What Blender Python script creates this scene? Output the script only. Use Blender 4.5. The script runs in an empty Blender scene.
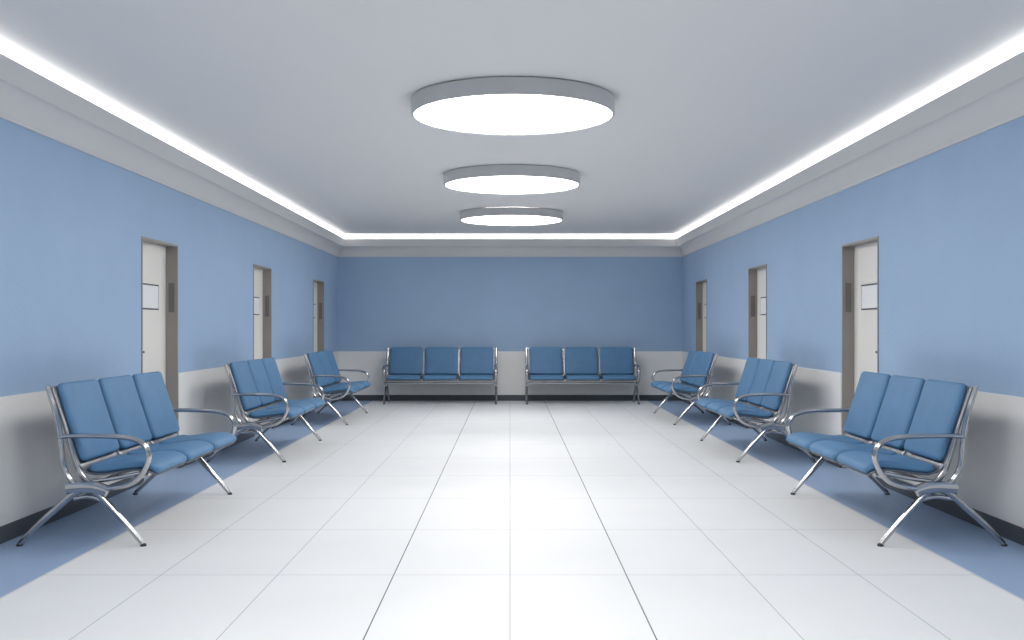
import bpy, math, random
from mathutils import Vector, Matrix

W=2.85; YB=17.1; YF=-3.0; HC=2.74
F=1035.0
sc=bpy.context.scene
sc.view_settings.view_transform='Standard'
sc.view_settings.look='None'
sc.view_settings.exposure=0.0

def lin(c):
    return tuple(((x/255)/12.92 if x/255<=0.04045 else ((x/255+0.055)/1.055)**2.4) for x in c)+(1.0,)

# ---------------------------------------------------------------- materials
def mat(name,col,rough=0.5,metal=0.0,bump=0.0,bscale=60,var=0.0,vscale=3,spec=0.5,emit=None,es=0):
    m=bpy.data.materials.new(name); m.use_nodes=True
    nt=m.node_tree; b=nt.nodes['Principled BSDF']
    c=lin(col)
    b.inputs['Base Color'].default_value=c
    b.inputs['Roughness'].default_value=rough
    b.inputs['Metallic'].default_value=metal
    b.inputs['Specular IOR Level'].default_value=spec
    tc=nt.nodes.new('ShaderNodeTexCoord')
    if var>0:
        n=nt.nodes.new('ShaderNodeTexNoise'); n.inputs['Scale'].default_value=vscale; n.inputs['Detail'].default_value=6
        nt.links.new(tc.outputs['Object'],n.inputs['Vector'])
        r=nt.nodes.new('ShaderNodeValToRGB')
        r.color_ramp.elements[0].position=0.3; r.color_ramp.elements[1].position=0.7
        r.color_ramp.elements[0].color=tuple(x*(1-var) for x in c[:3])+(1,)
        r.color_ramp.elements[1].color=tuple(min(1,x*(1+var)) for x in c[:3])+(1,)
        nt.links.new(n.outputs['Fac'],r.inputs['Fac']); nt.links.new(r.outputs['Color'],b.inputs['Base Color'])
    if bump>0:
        n=nt.nodes.new('ShaderNodeTexNoise'); n.inputs['Scale'].default_value=bscale; n.inputs['Detail'].default_value=4
        nt.links.new(tc.outputs['Object'],n.inputs['Vector'])
        bp=nt.nodes.new('ShaderNodeBump'); bp.inputs['Strength'].default_value=bump; bp.inputs['Distance'].default_value=0.01
        nt.links.new(n.outputs['Fac'],bp.inputs['Height']); nt.links.new(bp.outputs['Normal'],b.inputs['Normal'])
    if emit:
        b.inputs['Emission Color'].default_value=lin(emit); b.inputs['Emission Strength'].default_value=es
    return m

M_wall=mat('blue_plaster',(165,191,221),0.6,bump=0.30,bscale=40,var=0.018,vscale=2.5,spec=0.3)
M_wains=mat('white_wainscot',(239,239,238),0.5,bump=0.1,bscale=30,var=0.015)
M_ceil=mat('ceiling_paint',(229,229,230),0.8,bump=0.05,bscale=60,spec=0.2)
M_corn=mat('cornice_paint',(221,221,222),0.7)
M_base=mat('dark_baseboard',(72,76,82),0.4,var=0.05)
M_frame=mat('door_frame_metal',(152,147,142),0.4,metal=0.2,var=0.05)
M_door=mat('door_white',(243,239,233),0.45,var=0.01)
M_sign=mat('sign_white',(250,250,250),0.35,var=0.01)
M_signb=mat('sign_border',(60,62,66),0.4,var=0.02)
M_plate=mat('strike_plate',(116,113,110),0.35,metal=0.4,var=0.03)
M_fab=mat('blue_vinyl',(88,132,171),0.5,bump=0.12,bscale=180,var=0.05,vscale=8,spec=0.35)
M_chr=mat('polished_chrome',(188,188,190),0.13,metal=1.0,var=0.04,vscale=20)
M_shell=mat('steel_shell',(120,124,130),0.32,metal=0.9,var=0.05,vscale=20)
M_rub=mat('rubber_foot',(60,60,63),0.5,var=0.05)
M_ring=mat('lamp_ring_aluminium',(198,198,199),0.5,metal=0.1,var=0.03)
M_lamp=mat('lamp_diffuser',(250,250,250),0.5,emit=(255,252,248),es=10.7)
M_strip=mat('strip_diffuser',(250,250,250),0.5,emit=(255,252,248),es=2.6)

def floor_mat():
    m=bpy.data.materials.new('floor_tiles'); m.use_nodes=True
    nt=m.node_tree; N=nt.nodes; L=nt.links; b=N['Principled BSDF']
    tc=N.new('ShaderNodeTexCoord'); sp=N.new('ShaderNodeSeparateXYZ'); L.new(tc.outputs['Object'],sp.inputs[0])
    def ma(op,a,bv=None):
        n=N.new('ShaderNodeMath'); n.operation=op
        for i,v in enumerate((a,bv)):
            if v is None: continue
            if hasattr(v,'links'): L.new(v,n.inputs[i])
            else: n.inputs[i].default_value=v
        return n.outputs[0]
    def line(coord,period,off,half):
        t=ma('DIVIDE',ma('ADD',coord,off),period)
        f=ma('FRACT',ma('ADD',t,0.5))
        d=ma('MULTIPLY',ma('ABSOLUTE',ma('SUBTRACT',f,0.5)),period)
        return ma('LESS_THAN',d,half)
    T=0.565
    x=sp.outputs['X']; y=sp.outputs['Y']
    lx=line(x,T,0.0,0.0022)
    ax=ma('ABSOLUTE',x)
    strong=ma('LESS_THAN',ma('ABSOLUTE',ma('SUBTRACT',ax,T)),0.0030)
    ly=line(y,2*T,-5.03,0.004)
    band=ma('GREATER_THAN',ax,2.268)
    n=N.new('ShaderNodeTexNoise'); n.inputs['Scale'].default_value=1.6; n.inputs['Detail'].default_value=8
    L.new(tc.outputs['Object'],n.inputs['Vector'])
    def mix(fac,a,bb):
        k=N.new('ShaderNodeMix'); k.data_type='RGBA'
        if hasattr(fac,'links'): L.new(fac,k.inputs[0])
        else: k.inputs[0].default_value=fac
        for i,v in ((6,a),(7,bb)):
            if hasattr(v,'links'): L.new(v,k.inputs[i])
            else: k.inputs[i].default_value=v
        return k.outputs[2]
    white=mix(n.outputs['Fac'],lin((230,231,232)),lin((239,240,241)))
    c=mix(ma('MULTIPLY',ly,0.42),white,lin((120,122,126)))
    c=mix(ma('MULTIPLY',lx,0.55),c,lin((110,112,116)))
    c=mix(ma('MULTIPLY',strong,0.85),c,lin((70,72,76)))
    blue=mix(n.outputs['Fac'],lin((150,173,205)),lin((157,180,211)))
    c=mix(band,c,blue)
    L.new(c,b.inputs['Base Color'])
    b.inputs['Roughness'].default_value=0.5
    b.inputs['Specular IOR Level'].default_value=0.22
    return m
M_floor=floor_mat()

# ---------------------------------------------------------------- helpers
def mesh_obj(name,verts,faces,mats,fmat=None,smooth=False,parent=None,loc=None):
    me=bpy.data.meshes.new(name); me.from_pydata(verts,[],faces); 
    for m in mats: me.materials.append(m)
    if fmat: 
        for p,i in zip(me.polygons,fmat): p.material_index=i
    if smooth:
        for p in me.polygons: p.use_smooth=True
    me.update()
    o=bpy.data.objects.new(name,me); bpy.context.collection.objects.link(o)
    if parent: o.parent=parent
    if loc: o.location=loc
    return o
class B:
    def __init__(s): s.v=[];s.f=[];s.m=[]
    def box(s,x0,x1,y0,y1,z0,z1,m=0):
        i=len(s.v)
        s.v+=[(x0,y0,z0),(x1,y0,z0),(x1,y1,z0),(x0,y1,z0),(x0,y0,z1),(x1,y0,z1),(x1,y1,z1),(x0,y1,z1)]
        s.f+=[tuple(i+k for k in q) for q in ((0,3,2,1),(4,5,6,7),(0,1,5,4),(1,2,6,5),(2,3,7,6),(3,0,4,7))]
        s.m+=[m]*6
    def grid(s,rings,m=0,closed_caps=True):
        i0=len(s.v); n=len(rings[0])
        for r in rings: s.v+=[tuple(p) for p in r]
        for a in range(len(rings)-1):
            for k in range(n):
                s.f.append((i0+a*n+k,i0+a*n+(k+1)%n,i0+(a+1)*n+(k+1)%n,i0+(a+1)*n+k)); s.m.append(m)
        if closed_caps:
            s.f.append(tuple(i0+k for k in range(n))[::-1]); s.m.append(m)
            s.f.append(tuple(i0+(len(rings)-1)*n+k for k in range(n))); s.m.append(m)
    def obj(s,name,mats,**k):
        o=mesh_obj(name,s.v,s.f,mats,s.m,**k)
        import bmesh
        bm=bmesh.new(); bm.from_mesh(o.data); bmesh.ops.recalc_face_normals(bm,faces=bm.faces); bm.to_mesh(o.data); bm.free()
        return o
def shade_auto(o,ang=40):
    me=o.data
    for p in me.polygons: p.use_smooth=True
    me.set_sharp_from_angle(angle=math.radians(ang))

# ---------------------------------------------------------------- room
doors=[(8.0,8.87),(11.48,12.35),(14.97,15.84)]
DH=1.91; WH=0.815; BH=0.095; T=0.25
b=B(); b.box(-W-T,W+T,YF-T,YB+T,-0.1,0); b.obj('floor',[M_floor])
b=B(); b.box(-W-T,W+T,YF-T,YB+T,HC,HC+0.12); b.obj('ceiling',[M_ceil])
def segs():
    s=[];y=YF
    for a,c in doors: s.append((y,a)); y=c
    s.append((y,YB)); return s
tn=5
for side,sg in (('left',-1),('right',1)):
    b=B(); xa,xb=sorted((sg*W,sg*(W+T)))
    for y0,y1 in segs(): b.box(xa,xb,y0,y1,0,HC)
    for y0,y1 in doors:  b.box(xa,xb,y0,y1,DH,HC)
    b.obj('wall_'+side,[M_wall])
    xa,xb=sorted((sg*(W-0.0005),sg*(W-0.013)))
    for y0,y1 in segs():
        b=B(); b.box(xa,xb,y0+(0.001 if y0>YF else 0),y1-(0.001 if y1<YB else 0.014),BH,WH)
        b.obj('trim_%d'%tn,[M_wains]); tn+=1
    b=B(); xa,xb=sorted((sg*W,sg*(W-0.022)))
    for y0,y1 in segs(): b.box(xa,xb,y0+(0.001 if y0>YF else 0),y1-(0.001 if y1<YB else 0),0,BH)
    b.obj('baseboard_'+side,[M_base])
b=B(); b.box(-W,W,YB,YB+T,0,HC); b.obj('wall_back',[M_wall])
b=B(); b.box(-W,W,YF-T,YF,0,HC); b.obj('wall_front',[M_wall])
b=B(); b.box(-W+0.001,W-0.001,YB-0.013,YB-0.0005,BH,WH); b.obj('trim_%d'%tn,[M_wains]); tn+=1
b=B(); b.box(-W+0.022,W-0.022,YB-0.022,YB,0,BH); b.obj('baseboard_back',[M_base])
b=B(); b.box(-W+0.014,W-0.014,YF+0.0005,YF+0.013,BH,WH); b.obj('trim_%d'%tn,[M_wains]); tn+=1
b=B(); b.box(-W+0.022,W-0.022,YF,YF+0.022,0,BH); b.obj('baseboard_front',[M_base])

# cornice profile: (offset from wall, height)
cp=[(0,2.376),(0.014,2.376),(0.014,2.392)]
for i in range(11):
    t=i/10*math.pi/2
    cp.append((0.018+0.085*(1-math.cos(t)), 2.395+0.145*math.sin(t)))
cp+=[(0.112,2.54),(0.112,2.548),(0.140,2.640),(0.140,2.662),(0,2.662)]
def prism(name,fn,a,c,mt):
    n=len(cp); v=[fn(o,h,a) for o,h in cp]+[fn(o,h,c) for o,h in cp]
    bb=B(); bb.grid([v[:n],v[n:]]); o=bb.obj(name,[mt]); shade_auto(o,30); return o
prism('trim_1',lambda o,h,s:(-W+o,s,h),YF,YB,M_corn)
prism('trim_2',lambda o,h,s:(W-o,s,h),YF,YB,M_corn)
prism('trim_3',lambda o,h,s:(s,YB-o,h),-W,W,M_corn)
prism('trim_4',lambda o,h,s:(s,YF+o,h),-W,W,M_corn)
b=B(); k=0.125; z0,z1=2.663,2.739
b.box(-W+k-0.02,-W+k,YF+k,YB-k,z0,z1); b.box(W-k,W-k+0.02,YF+k,YB-k,z0,z1)
b.box(-W+k-0.02,W-k+0.02,YB-k,YB-k+0.02,z0,z1); b.box(-W+k-0.02,W-k+0.02,YF+k-0.02,YF+k,z0,z1)
b.obj('cove_light_strip',[M_strip])

# doors
n=0
for sg in (-1,1):
    for y0,y1 in doors:
        n+=1
        e=bpy.data.objects.new('door_%d'%n,None); bpy.context.collection.objects.link(e)
        e.location=(sg*W,(y0+y1)/2,0)
        hw=(y1-y0)/2
        def X(a,c): return sorted((sg*a,sg*c))
        b=B(); fx=X(-0.006,0.15)
        b.box(*fx,-hw,-hw+0.016,0,DH); b.box(*fx,hw-0.016,hw,0,DH); b.box(*fx,-hw+0.016,hw-0.016,DH-0.016,DH)
        b.obj('frame',[M_frame],parent=e)
        b=B(); b.box(*X(0.095,0.135),-hw+0.018,hw-0.018,0.008,DH-0.018); b.obj('leaf',[M_door],parent=e)
        b=B()
        b.box(*X(0.089,0.095),-0.235,0.225,1.35,1.56,1); b.box(*X(0.087,0.0895),-0.222,0.212,1.362,1.548,0)
        b.obj('sign',[M_sign,M_signb],parent=e)
        b=B(); b.box(*X(0.02,0.070),hw-0.020,hw-0.0155,1.335,1.585); b.obj('strike_plate',[M_plate],parent=e)
        bb=B()
        bb.box(*X(0.087,0.095),-hw+0.06,-hw+0.10,0.93,1.09); bb.box(*X(0.050,0.087),-hw+0.072,-hw+0.088,1.00,1.016); bb.box(*X(0.045,0.060),-hw+0.072,-hw+0.20,1.00,1.018)
        bb.obj('handle',[M_chr],parent=e)

# ---------------------------------------------------------------- ceiling lamps
def lathe(name,prof,mats,mi,parent,seg=96):
    bb=B(); rings=[]
    for i in range(seg):
        a=2*math.pi*i/seg; rings.append([(r*math.cos(a),r*math.sin(a),z) for r,z in prof])
    i0=0;nn=len(prof)
    for r in rings: bb.v+=r
    for i in range(seg):
        j=(i+1)%seg
        for q in range(nn-1):
            bb.f.append((i*nn+q,j*nn+q,j*nn+q+1,i*nn+q+1)); bb.m.append(mi[q])
    o=bb.obj(name,mats,parent=parent); return o
for yl in (0.2,3.6,7.0,10.4,13.8):  # first two are out of view, added for lighting by extending the row
    e=bpy.data.objects.new('round_ceiling_lamp',None); bpy.context.collection.objects.link(e); e.location=(0.02,yl,HC)
    R=0.685
    o=lathe('ring',[(R-0.05,-0.001),(R-0.05,-0.006),(R,-0.007),(R,-0.108),(R-0.003,-0.111),(R-0.016,-0.111),(R-0.018,-0.108),(R-0.018,-0.03)],[M_ring],[0]*7,e); shade_auto(o,35)
    bb=B(); seg=96
    top=[((R-0.019)*math.cos(2*math.pi*i/seg),(R-0.019)*math.sin(2*math.pi*i/seg),-0.085) for i in range(seg)]
    bot=[(x,y,-0.104) for x,y,z in top]
    bb.grid([top,bot]); bb.obj('diffuser',[M_lamp],parent=e)

# ---------------------------------------------------------------- bench
def cr(pts,n=8):
    P=[Vector(p) for p in pts]; P=[2*P[0]-P[1]]+P+[2*P[-1]-P[-2]]; out=[]
    for i in range(1,len(P)-2):
        for k in range(n):
            t=k/n; a,b_,c,d=P[i-1],P[i],P[i+1],P[i+2]
            out.append(0.5*((2*b_)+(c-a)*t+(2*a-5*b_+4*c-d)*t*t+(3*b_-a-3*c+d)*t**3))
    out.append(P[-2]); return out
DO=0.5  # local y = DO - d
def frames(path):
    fr=[]
    for i,p in enumerate(path):
        a=path[max(0,i-1)]; c=path[min(len(path)-1,i+1)]
        t=(c-a).normalized(); fr.append((p,Vector((-t.y,t.x))))
    return fr
def sweep(bb,pts,x,rx,rn,n=8,m=0,seg=14,taper=None,xs=None,smooth=True,pw=2.0):
    path=cr(pts,n) if smooth else [Vector(p) for p in pts]
    rings=[]
    for i,(p,nv) in enumerate(frames(path)):
        t=i/(len(path)-1); s=1.0 if taper is None else taper[0]+(taper[1]-taper[0])*t
        xx=x if xs is None else x+xs*t
        ring=[]
        for k in range(seg):
            a=2*math.pi*k/seg; ca,sa=math.cos(a),math.sin(a)
            ca=math.copysign(abs(ca)**(2/pw),ca); sa=math.copysign(abs(sa)**(2/pw),sa)
            q=p+nv*(sa*rn*s); ring.append((xx+ca*rx*s,DO-q.x,q.y))
        rings.append(ring)
    bb.grid(rings,m)
def resample(path,n):
    L=[0]
    for a,c in zip(path,path[1:]): L.append(L[-1]+(c-a).length)
    tot=L[-1]; return tot,lambda s:_at(path,L,s)
def _at(path,L,s):
    s=max(0,min(L[-1],s))
    for i in range(len(L)-1):
        if s<=L[i+1]:
            t=(s-L[i])/(L[i+1]-L[i]+1e-9); return path[i].lerp(path[i+1],t)
    return path[-1].copy()
def pad(bb,pts,cx,w,t,side=1,rc=0.045,re=0.018,m=0,crown=0.0):
    path=cr(pts,10); tot,at=resample(path,0)
    S=[0.0005]+[rc*(1-math.cos(math.pi/2*k/6)) for k in range(1,7)]
    S+= [rc+(tot-2*rc)*k/14 for k in range(1,14)]
    S+= [tot-s for s in S[:7]][::-1]
    rings=[]
    for s in S:
        p=at(s); q0=at(s-0.004); q1=at(s+0.004); tv=(q1-q0).normalized(); nv=Vector((-tv.y,tv.x))*side
        q=min(s,tot-s)
        hw=w/2-rc+math.sqrt(max(0,rc*rc-(rc-min(q,rc))**2))
        th=t/2*math.sqrt(max(0.01,1-(1-min(q,re)/re)**2))
        u=s/tot; cr_=crown*math.sin(math.pi*u)
        ring=[]
        nx=10
        r=min(re,hw)
        prof=[]
        for k in range(nx+1):
            xx=-(hw-r)+2*(hw-r)*k/nx; prof.append((xx,th+cr_*(1-(xx/(hw))**2)))
        for k in range(1,6):
            a=math.pi/2-math.pi*k/6; prof.append((hw-r+r*math.cos(a),th*math.sin(a)))
        for k in range(nx+1):
            xx=(hw-r)-2*(hw-r)*k/nx; prof.append((xx,-th))
        for k in range(1,6):
            a=-math.pi/2-math.pi*k/6; prof.append((-(hw-r)+r*math.cos(a),th*math.sin(a)))
        for xx,nn in prof:
            z=p+nv*(nn+t/2); ring.append((cx+xx,DO-z.x,z.y))
        rings.append(ring)
    bb.grid(rings,m)

PITCH=0.568
shellp=[(.322,.875),(.362,.75),(.405,.62),(.440,.51),(.470,.43),(.515,.392),(.58,.383),(.70,.398),(.80,.408),(.862,.395),(.880,.372)]
backp=[(.325,.885),(.365,.755),(.408,.625),(.445,.515),(.468,.450)]
seatp=[(.500,.402),(.58,.392),(.70,.407),(.80,.417),(.860,.405),(.882,.380)]
def mk(name,bb,mats,ang=50):
    o=bb.obj(name,mats); shade_auto(o,ang); me=o.data; bpy.data.objects.remove(o); return me
P={}
bs=B(); bk=B(); st=B()
for i in (-1,0,1):
    pad(bs,shellp,i*PITCH,0.558,0.012,side=1,rc=0.04,re=0.005)
    pad(bk,backp,i*PITCH,0.528,0.040,side=1,rc=0.040,re=0.020,crown=0.010)
    pad(st,seatp,i*PITCH,0.528,0.042,side=1,rc=0.045,re=0.021,crown=0.010)
P['seat_shells']=mk('seat_shells',bs,[M_shell])
P['back_cushions']=mk('back_cushions',bk,[M_fab],80)
P['seat_cushions']=mk('seat_cushions',st,[M_fab],80)
fr=B(); LX=0.845
def xtube(bb,d,h,x0,x1,rd,rh,seg=16,pw=2.0,m=0):
    rings=[]
    for x in (x0,x1):
        ring=[]
        for k in range(seg):
            a=2*math.pi*k/seg; ca,sa=math.cos(a),math.sin(a)
            ca=math.copysign(abs(ca)**(2/pw),ca); sa=math.copysign(abs(sa)**(2/pw),sa)
            ring.append((x,DO-d-ca*rd,h+sa*rh))
        rings.append(ring)
    bb.grid(rings,m)
for s in (-1,1):
    ax=s*(LX+0.035)
    sweep(fr,[(.375,.60),(.44,.607),(.60,.606),(.74,.598),(.82,.575),(.862,.53),(.866,.47),(.835,.40),(.78,.350),(.70,.325),(.60,.315),(.53,.32)],ax,.024,.0145,n=8,m=0)
    sweep(fr,[(.312,.878),(.345,.77),(.372,.66),(.385,.56),(.395,.46),(.425,.385),(.47,.34),(.54,.322)],ax,.020,.0145,n=8,m=0)
    sweep(fr,[(.318,.872),(.36,.745),(.403,.615),(.436,.50),(.468,.42),(.50,.37),(.54,.335)],s*(LX-0.0),.009,.013,n=8,m=0)
    sweep(fr,[(.835,.014),(.74,.125),(.64,.235),(.575,.30),(.52,.335)],ax,.018,.018,n=6,taper=(.78,1.25))
    sweep(fr,[(.160,.014),(.26,.115),(.365,.21),(.45,.285),(.53,.325)],ax,.018,.018,n=6,taper=(.78,1.25))
    sweep(fr,[(.42,.318),(.47,.322),(.53,.325),(.59,.318),(.64,.30)],ax,.026,.032,n=5,taper=None,pw=3)
    sweep(fr,[(.46,.262),(.53,.272),(.60,.258)],ax,.014,.012,n=6)
xtube(fr,.53,.325,-LX-.015,LX+.015,.040,.026,pw=5)
xtube(fr,.318,.868,-LX-.025,LX+.025,.011,.011)
xtube(fr,.780,.366,-LX-.025,LX+.025,.013,.015)
for x in (-LX+.02,-PITCH/2,PITCH/2,LX-.02):
    sweep(fr,[(.53,.345),(.62,.358),(.72,.376),(.80,.392),(.85,.385)],x,.011,.012,n=5,pw=4)
    sweep(fr,[(.50,.345),(.455,.41),(.42,.51),(.385,.62),(.345,.75),(.315,.86)],x,.014,.010,n=5,pw=4)
P['steel_frame']=mk('steel_frame',fr,[M_chr],45)
ft=B()
for s in (-1,1):
    for d in (.838,.157):
        x=s*(LX+.035); rings=[]
        for z,r in ((0,.016),(.006,.018),(.014,.014)):
            rings.append([(x+r*math.cos(2*math.pi*k/16),DO-d+r*math.sin(2*math.pi*k/16),z) for k in range(16)])
        ft.grid(rings)
P['foot_glides']=mk('foot_glides',ft,[M_rub])
def bench(x,y,rot):
    e=bpy.data.objects.new('waiting_bench',None); bpy.context.collection.objects.link(e)
    e.location=(x,y,0); e.rotation_euler=(0,0,rot)
    for k,me in P.items():
        o=bpy.data.objects.new(k,me); bpy.context.collection.objects.link(o); o.parent=e
for cy in (6.575,10.13,13.69):
    bench(-W+DO-.006,cy,math.pi/2); bench(W-DO+.026,cy,-math.pi/2)
bench(-1.10,YB-DO,0); bench(1.145,YB-DO,0)

# ---------------------------------------------------------------- world & camera
w=bpy.data.worlds.new('world'); sc.world=w; w.use_nodes=True
w.node_tree.nodes['Background'].inputs[0].default_value=(0.8,0.85,0.9,1); w.node_tree.nodes['Background'].inputs[1].default_value=0.3
cam=bpy.data.cameras.new('camera'); co=bpy.data.objects.new('camera',cam); bpy.context.collection.objects.link(co)
co.location=(0,0,1.2); co.rotation_euler=(math.pi/2,0,0)
cam.sensor_width=36; cam.lens=36*F/1024; cam.shift_x=2/1024; cam.shift_y=8/1024
cam.clip_end=100
sc.camera=co
